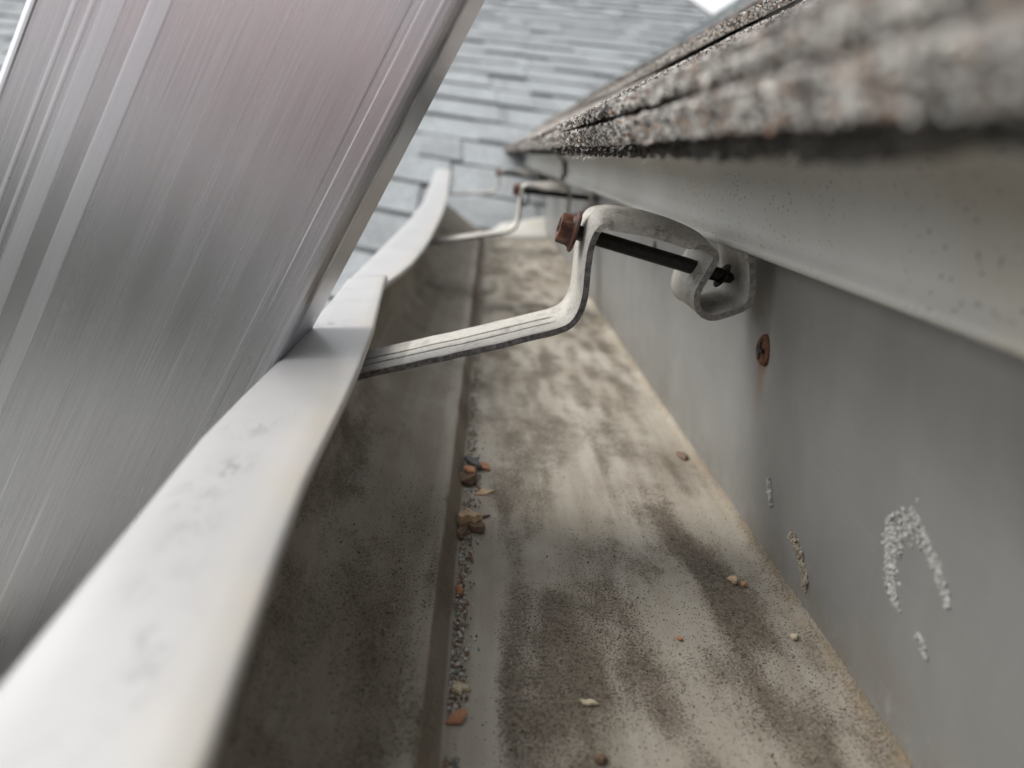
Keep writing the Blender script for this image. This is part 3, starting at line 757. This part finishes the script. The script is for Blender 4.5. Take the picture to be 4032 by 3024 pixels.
p3 = [(-58, -52), (-42, -50), (-10, -47.5), (2, -46.4), (8, -44.4), (11.5, -39), (12.6, -30), (14, -22), (18, -18.2), (24, -16.5), (40, -17), (56, -18.5), (62, -22), (63, -28), (62, -34), (63.5, -38), (68, -38.5), (74, -36), (77, -32), (77.6, -24), (76, -15)]
hanger(p3, 935, 28, (9, -22.8), (84, -26.0), None, 'farthest blurred hanger at the end of the gutter before the pale far roof', n=80)

# ------------------------------------------------------------------ rusty screws in the rear wall
def wall_screw(y, z, r, label):
    x = rearx(z) - .4; V = []; rings = [(0, .1), (-.1, .8), (-.3, 1.9), (-.05, 3.1), (.6, 3.9), (1.6, 4.1)]
    n = 28
    for (dx, rr) in rings:
        for k in range(n):
            g = 2 * math.pi * k / n; py, pz = math.cos(g) * rr * r / 4.1, math.sin(g) * rr * r / 4.1
            cross = (min(abs(py), abs(pz)) < .55 and rr < 2.6)
            V.append((x + dx + (1.3 if cross else 0), y + py, z + pz))
    F = grid_faces(len(rings), n, wrapv=True)
    o = obj('screw', V, F, M_rust2, None, smooth=True, sharp=40)
    cm = MB().box((x - .45, y - 2.3, z - .45), (x + .4, y + 2.3, z + .45)).box((x - .48, y - .45, z - 2.3), (x + .4, y + .45, z + 2.3))
    obj('cross_recess', cm.v, cm.f, M_screw, o); return tag(o, label, 'screw', 'rusty screws in the rear wall of the gutter')
wall_screw(216.2, -52, 5.0, 'rusty cross head screw in the grey wall under the nearest hanger loop')
wall_screw(369, -39, 4.0, 'blurred rusty screw in the grey wall seen beneath the nearest hanger screw shaft')

# ------------------------------------------------------------------ crusty residue on the rear wall
def crust(line, rad, dens, mat, label, seedv, hgt=1.6):
    P = smooth_path(line, int(len(line) * 26), 2); mb = MB(); r0 = np.random.default_rng(seedv)
    for (y, z, wd) in P:
        if r0.random() < .12: continue
        y += r0.normal() * .35; z += r0.normal() * .35; wd *= r0.uniform(.6, 1.5)
        for q in range(dens):
            dy, dz = r0.normal() * wd * .52, r0.normal() * wd * .52
            r = r0.uniform(.35, 1.25) * rad; c = np.array([rearx(z + dz) - r0.uniform(-.2, .7) * r * hgt, y + dy, z + dz])
            bm = bmesh.new(); bmesh.ops.create_icosphere(bm, subdivisions=1, radius=1)
            q_, _ = np.linalg.qr(r0.normal(size=(3, 3)))
            V = np.array([v.co[:] for v in bm.verts]) * r0.uniform(.65, 1.35, (len(bm.verts), 1)) * r
            V = V @ q_ + c; F = [[v.index for v in f.verts] for f in bm.faces]; bm.free(); mb.add(V, F)
    o = obj('residue', mb.v, mb.f, mat, None, smooth=False); return tag(o, label, 'residue', 'crusty residue stuck to the rear wall')
crust([(135, -77, 1.2), (133, -70, 2.0), (131, -64, 2.6), (127, -62.8, 2.0), (122, -67, 1.3), (117, -71, 1.1), (114.5, -73.5, .8)], .42, 4, M_resid, 'big pale crusty residue arch on the right part of the grey wall', 3)
crust([(136, -68, 1.8), (136, -73, 2.2), (133.5, -78, 1.4), (134.5, -80.5, 1.5), (130, -84, .7)], .42, 5, M_resid, 'left leg of pale crust running down from the big residue arch', 5)
crust([(122, -85, .3), (119.6, -86, .5), (118.8, -87.5, .3)], .35, 1, M_resid, 'tiny pale crust fleck below the big residue arch', 9)
crust([(203, -89.5, .8), (202, -92, 1.2), (200, -95.5, .8)], .45, 3, M_resid, 'small pale crust patch on the grey wall above the floor corner, left of the others', 6)
crust([(184, -97, .7), (180, -98.2, 1.6), (175, -101, 1.3), (172.5, -105, .9), (172, -107, .6)], .55, 4, M_residb, 'brownish crust lump on the wall just above the dirty corner', 7)

# ------------------------------------------------------------------ debris on the gutter floor
def chip(name, x, y, w_, l_, th, rot, mat, label, cat, zb=-115.7, tilt=(0, 0), lumpy=0.):
    w_ *= 1.18; l_ *= 1.18
    r0 = np.random.default_rng(int(abs(x * 31 + y * 7))); n = 9; V = []
    for lay, sc_ in ((0, .92), (1, 1.0), (2, .85)):
        for k in range(n):
            g = 2 * math.pi * k / n; rr = .5 * (1 + .28 * r0.normal() * (1 if lay == 0 else .25))
            if lay == 0:
                if k == 0: base = []
                base.append(rr)
            rr = base[k] * sc_
            V.append([math.cos(g) * rr * w_, math.sin(g) * rr * l_, th * lay / 2 + lumpy * r0.random()])
    V.append([0, 0, th + lumpy * r0.random()]); V.append([0, 0, 0]); V = np.array(V)
    F = grid_faces(3, n, wrapv=True); F += [(2 * n + k, 2 * n + (k + 1) % n, 3 * n) for k in range(n)]; F += [((k + 1) % n, k, 3 * n + 1) for k in range(n)]
    R_ = Matrix.Rotation(math.radians(rot), 3, 'Z') @ Matrix.Rotation(math.radians(tilt[0]), 3, 'X') @ Matrix.Rotation(math.radians(tilt[1]), 3, 'Y')
    V = V @ np.array(R_).T; V[:, 2] -= V[:, 2].min(); V += (x, y, zb)
    return tag(obj(name, V, F, mat), label, cat)
Mt = mat_simple('tan_flake', (.36, .24, .14), (.62, .46, .30), .85, 0, 500)
Mo = mat_simple('orange_flake', (.28, .12, .06), (.55, .30, .17), .85, 0, 400)
Mb = mat_simple('brown_bark', (.075, .05, .034), (.25, .165, .11), .9, 0, 500)
Mp = mat_simple('pale_straw_chip', (.35, .30, .20), (.62, .55, .40), .85, 0, 600)
Ms = mat_simple('slate_flake', (.06, .06, .065), (.17, .165, .17), .7, 0, 500)
Mn = mat_simple('greenish_granule', (.12, .15, .14), (.34, .39, .36), .8, 0, 700)
chip('flake', 3.9, 240.5, 5.6, 4.2, .7, 20, Mt, 'pale tan flake lying beside the dark debris cluster next to the step', 'flake')
chip('flake', 4.6, 262, 4.5, 5, .8, 60, Mo, 'small orange flake at the right end of the dark slate chip', 'flake', tilt=(12, 0))
chip('slate_chip', -.4, 262, 6, 8, 1.6, 5, Ms, 'dark slate-like chip lying on the debris cluster by the step', 'chip', zb=-114.6, tilt=(8, 10))
chip('bark_piece', -1.4, 252, 5.5, 9, 3, 0, Mb, 'dark brown bark piece in the middle of the debris cluster by the step', 'bark', lumpy=.8)
chip('flake', -1.2, 251, 4, 4.5, 1.2, 40, Mo, 'orange brown flake resting on top of the dark bark piece', 'flake', zb=-112.8, tilt=(15, 8))
chip('clod', -1.4, 216.5, 5.6, 6, 3.4, 0, Mt, 'crumbly tan clod against the step, larger than the other bits', 'clod', lumpy=1.4)
chip('bark_piece', 1.9, 213.5, 3.6, 5, 2, 30, Mb, 'reddish brown bark bit touching the right side of the tan clod', 'bark', lumpy=.6)
chip('bark_piece', -2.2, 209, 3, 6, 1.6, 0, Mb, 'dark crumbs of bark just in front of the tan clod', 'bark', lumpy=.9)
chip('flake', -2.6, 177, 1.6, 3.4, 1.6, 10, Mo, 'small upright orange flake wedged against the step below the clod', 'flake', tilt=(0, 40))
chip('flake', -.6, 129.8, 3.6, 2.9, .7, 15, Mo, 'pinkish brown triangular flake at the foot of the step, nearest the camera', 'flake', tilt=(14, -8))
chip('flake', -.3, 139, 2.6, 3, .9, 70, Mp, 'translucent greyish flake at the foot of the step behind the pinkish one', 'flake')
chip('wood_chip', 28.1, 136, 3.3, 1.9, .6, -12, Mp, 'pale straw coloured wood chip alone in the middle of the gutter floor', 'wood chip')
chip('pebble', 28.8, 119.6, 1.9, 1.7, 1.1, 0, Mb, 'small brown pebble at the bottom of the gutter floor', 'pebble', lumpy=.3)
chip('pebble', 78, 188.5, 2.4, 2.6, 1.1, 0, Mt, 'beige pebble near the rear corner beside the brown crust lump', 'pebble', lumpy=.4)
chip('pebble', 80.6, 187, 1.5, 1.7, .8, 0, Mo, 'tiny pinkish pebble to the right of the beige pebble', 'pebble', lumpy=.3)
chip('pebble', 86, 163, 2.1, 2.0, .7, 0, Mp, 'pale chip lying in the rear corner of the gutter floor', 'pebble')
chip('flake', 55.0, 160.5, 1.6, 1.3, .4, 0, Mo, 'tiny orange flake lying on the clean patch of gutter floor', 'flake')
chip('clod', 86.5, 284, 3, 8, .8, 0, Mb, 'thin dark dirt lump near the rear corner farther along the gutter', 'clod', lumpy=.5)
Mt2 = mat_simple('brown_tan_crumb', (.14, .09, .055), (.34, .24, .16), .9, 0, 500)
for (x_, y_, w_, l_, r_) in ((1.5, 246, .9, 8, 35), (2.5, 221, .8, 7, -60), (.8, 196, .7, 6, 10)):
    chip('needle', x_, y_, w_, l_, .5, r_, Mb, {246: 'thin dark needle crossing the debris cluster by the step', 221: 'thin dark needle behind the tan clod by the step', 196: 'thin dark needle between the tan clod and the small orange flake'}[y_], 'needle')
# shed granules washed against the step
pts = []; rad = []; cur = rng.random(24)
for i in range(3200):
    yy = 100 + 900 * rng.random() ** 1.8
    if vnoise(np.array([[0, yy, 3.]]), 9)[0] < -.45: continue
    r = rng.uniform(.18, .7) ** 1.2; pts.append((-3.2 + r + abs(rng.normal()) * 1.9 * (1.4 if 200 < yy < 300 else 1), yy, -115.9 + r * .5 + rng.random() * .5)); rad.append(r)
g = granules('step_granules', pts, rad, [Mt2, Mn, Mb, Mg[0]], gutter)
# grit
pts = []; rad = []
for i in range(60000):
    xx = rng.uniform(-33, 90); yy = 95 + 330 * rng.random() ** 1.7
    if -10 < xx < -1: continue
    dd = .10 + gauss(np.array([xx]), np.array([yy]), [(70, 200, 7, 26, .9, -.04), (37, 177, 8, 16, .6, 0), (29, 148, 12, 16, .7, 0), (14, 130, 7, 28, .7, 0), (73, 136, 9, 12, .5, 0), (-20, 150, 9, 40, .8, 0), (60, 160, 20, 24, .25, 0)])[0]
    if 0 < xx < 7: dd *= .15
    if rng.random() > dd: continue
    z = -116 if xx > -4 else np.interp(-xx, -prof[::-1, 0][::-1], prof[:, 1])
    if xx < -9: z = np.interp(xx, prof[::-1, 0], prof[::-1, 1])
    r = rng.uniform(.07, .19) * (1.8 if rng.random() < .03 else 1); pts.append((xx, yy, z + r * .4 + .1)); rad.append(r)
Mgr = [mat_simple('grit_dark', (.03, .025, .02), (.11, .085, .065), .9, 0, 900), mat_simple('grit_brown', (.14, .105, .075), (.28, .22, .165), .9, 0, 900), Mp, Mb]
o = granules('grit', pts, rad, Mgr, gutter)

# ------------------------------------------------------------------ ladder leaning on the front lip
ladder = empty('ladder', (-62, 185, -56)); tag(ladder, 'brushed aluminium ladder whose wide side rail leans on the bent front lip', 'ladder')
LA = np.array([.454, 0, .891]); LC = np.array([.891, 0, -.454])
def rail(y0, sgn, L0, L1):
    prof = [(-105.5, 34), (-105.5, 3), (-105.3, 1.6), (-104.6, .5), (-103.6, .05), (-102.9, 0), (-102.6, .35), (-102.0, .35), (-101.7, 0),
            (-95.9, 0), (-95.6, -.04), (-94.9, -.04), (-94.6, 0), (-92.5, 0), (-92.2, -.04), (-91.6, -.04), (-91.3, 0), (-90.2, 0), (-89.8, -.04), (-86.0, -.04), (-85.6, 0), (-81.4, 0), (-81, -.06), (-80.3, -.06), (-80.1, -.06), (-79.5, -.06), (-79.3, -.06), (-77.2, -.06), (-76.8, 0)] + \
           [(x, 0) for x in np.linspace(-74, -34, 14)] + \
           [(-31.4, 0), (-31.2, .08), (-29.2, .08), (-29.0, 0), (-25.6, 0), (-25.3, -.06), (-24.9, -.06), (-24.6, 0), (-23.6, .05), (-22.6, .3), (-21.7, .85), (-21.1, 1.6), (-20.8, 2.5), (-20.7, 3.6), (-20.7, 12), (-20.7, 26), (-20.7, 36), (-21.4, 37), (-23.6, 37), (-23.8, 36), (-23.8, 6), (-25, 3.2), (-27, 2.6), (-60, 2.6), (-99, 2.6), (-101.5, 3.5), (-102.5, 6), (-102.5, 34)]
    q = []
    for (a_, b_) in zip(prof[:-1], prof[1:]):
        q.append(a_); d_ = math.hypot(b_[0] - a_[0], b_[1] - a_[1])
        if d_ > .7:
            f_ = .12 / d_; q += [(a_[0] + (b_[0] - a_[0]) * f_, a_[1] + (b_[1] - a_[1]) * f_), (b_[0] - (b_[0] - a_[0]) * f_, b_[1] - (b_[1] - a_[1]) * f_)]
    q.append(prof[-1]); prof = q
    n = 40; V = []; band = []
    Ls = np.linspace(L0, L1, n)
    for L in Ls:
        for (c, v) in prof:
            p = LC * c + LA * L; V.append((p[0], y0 + sgn * v, p[2])); band.append(.4 if v < -.03 and c < -70 else 0)
    F = grid_faces(n, len(prof), wrapv=True)
    if sgn < 0: F = [f[::-1] for f in F]
    o = obj('side_rail', V, F, M_rail, ladder, smooth=True, sharp=25)
    uv = o.data.uv_layers.new(name='UVMap'); P_ = len(prof)
    li = np.zeros(len(o.data.loops), np.int32); o.data.loops.foreach_get('vertex_index', li)
    arr = np.stack([(li // P_) / n * 10., (li % P_) / P_], 1).astype(np.float32)
    uv.data.foreach_set('uv', arr.ravel()); attr(o, 'band', band)
    return o
rail(185, 1, -3050, 900)
rail(-235, -1, -3050, 900)
for i in range(11):
    L = 92 - 305 * (i - 2)
    Acn = LC * -63 + LA * L
    rings = [(0, 15.5), (5, 15.5), (6, 14.5)] + [(q, 14.5) for q in np.linspace(10, 408, 6)] + [(413, 15.5), (419, 15.5)]
    a0 = np.array([Acn[0], -234.5, Acn[2]]); ax = np.array([0, 1, 0]); V = []
    nn = 20
    for (t, r) in rings:
        for k in range(nn):
            g_ = 2 * math.pi * k / nn; V.append((a0[0] + r * math.cos(g_), a0[1] + t, a0[2] + r * math.sin(g_)))
    obj('rung', V, grid_faces(len(rings), nn, wrapv=True), M_strap, ladder, smooth=True)
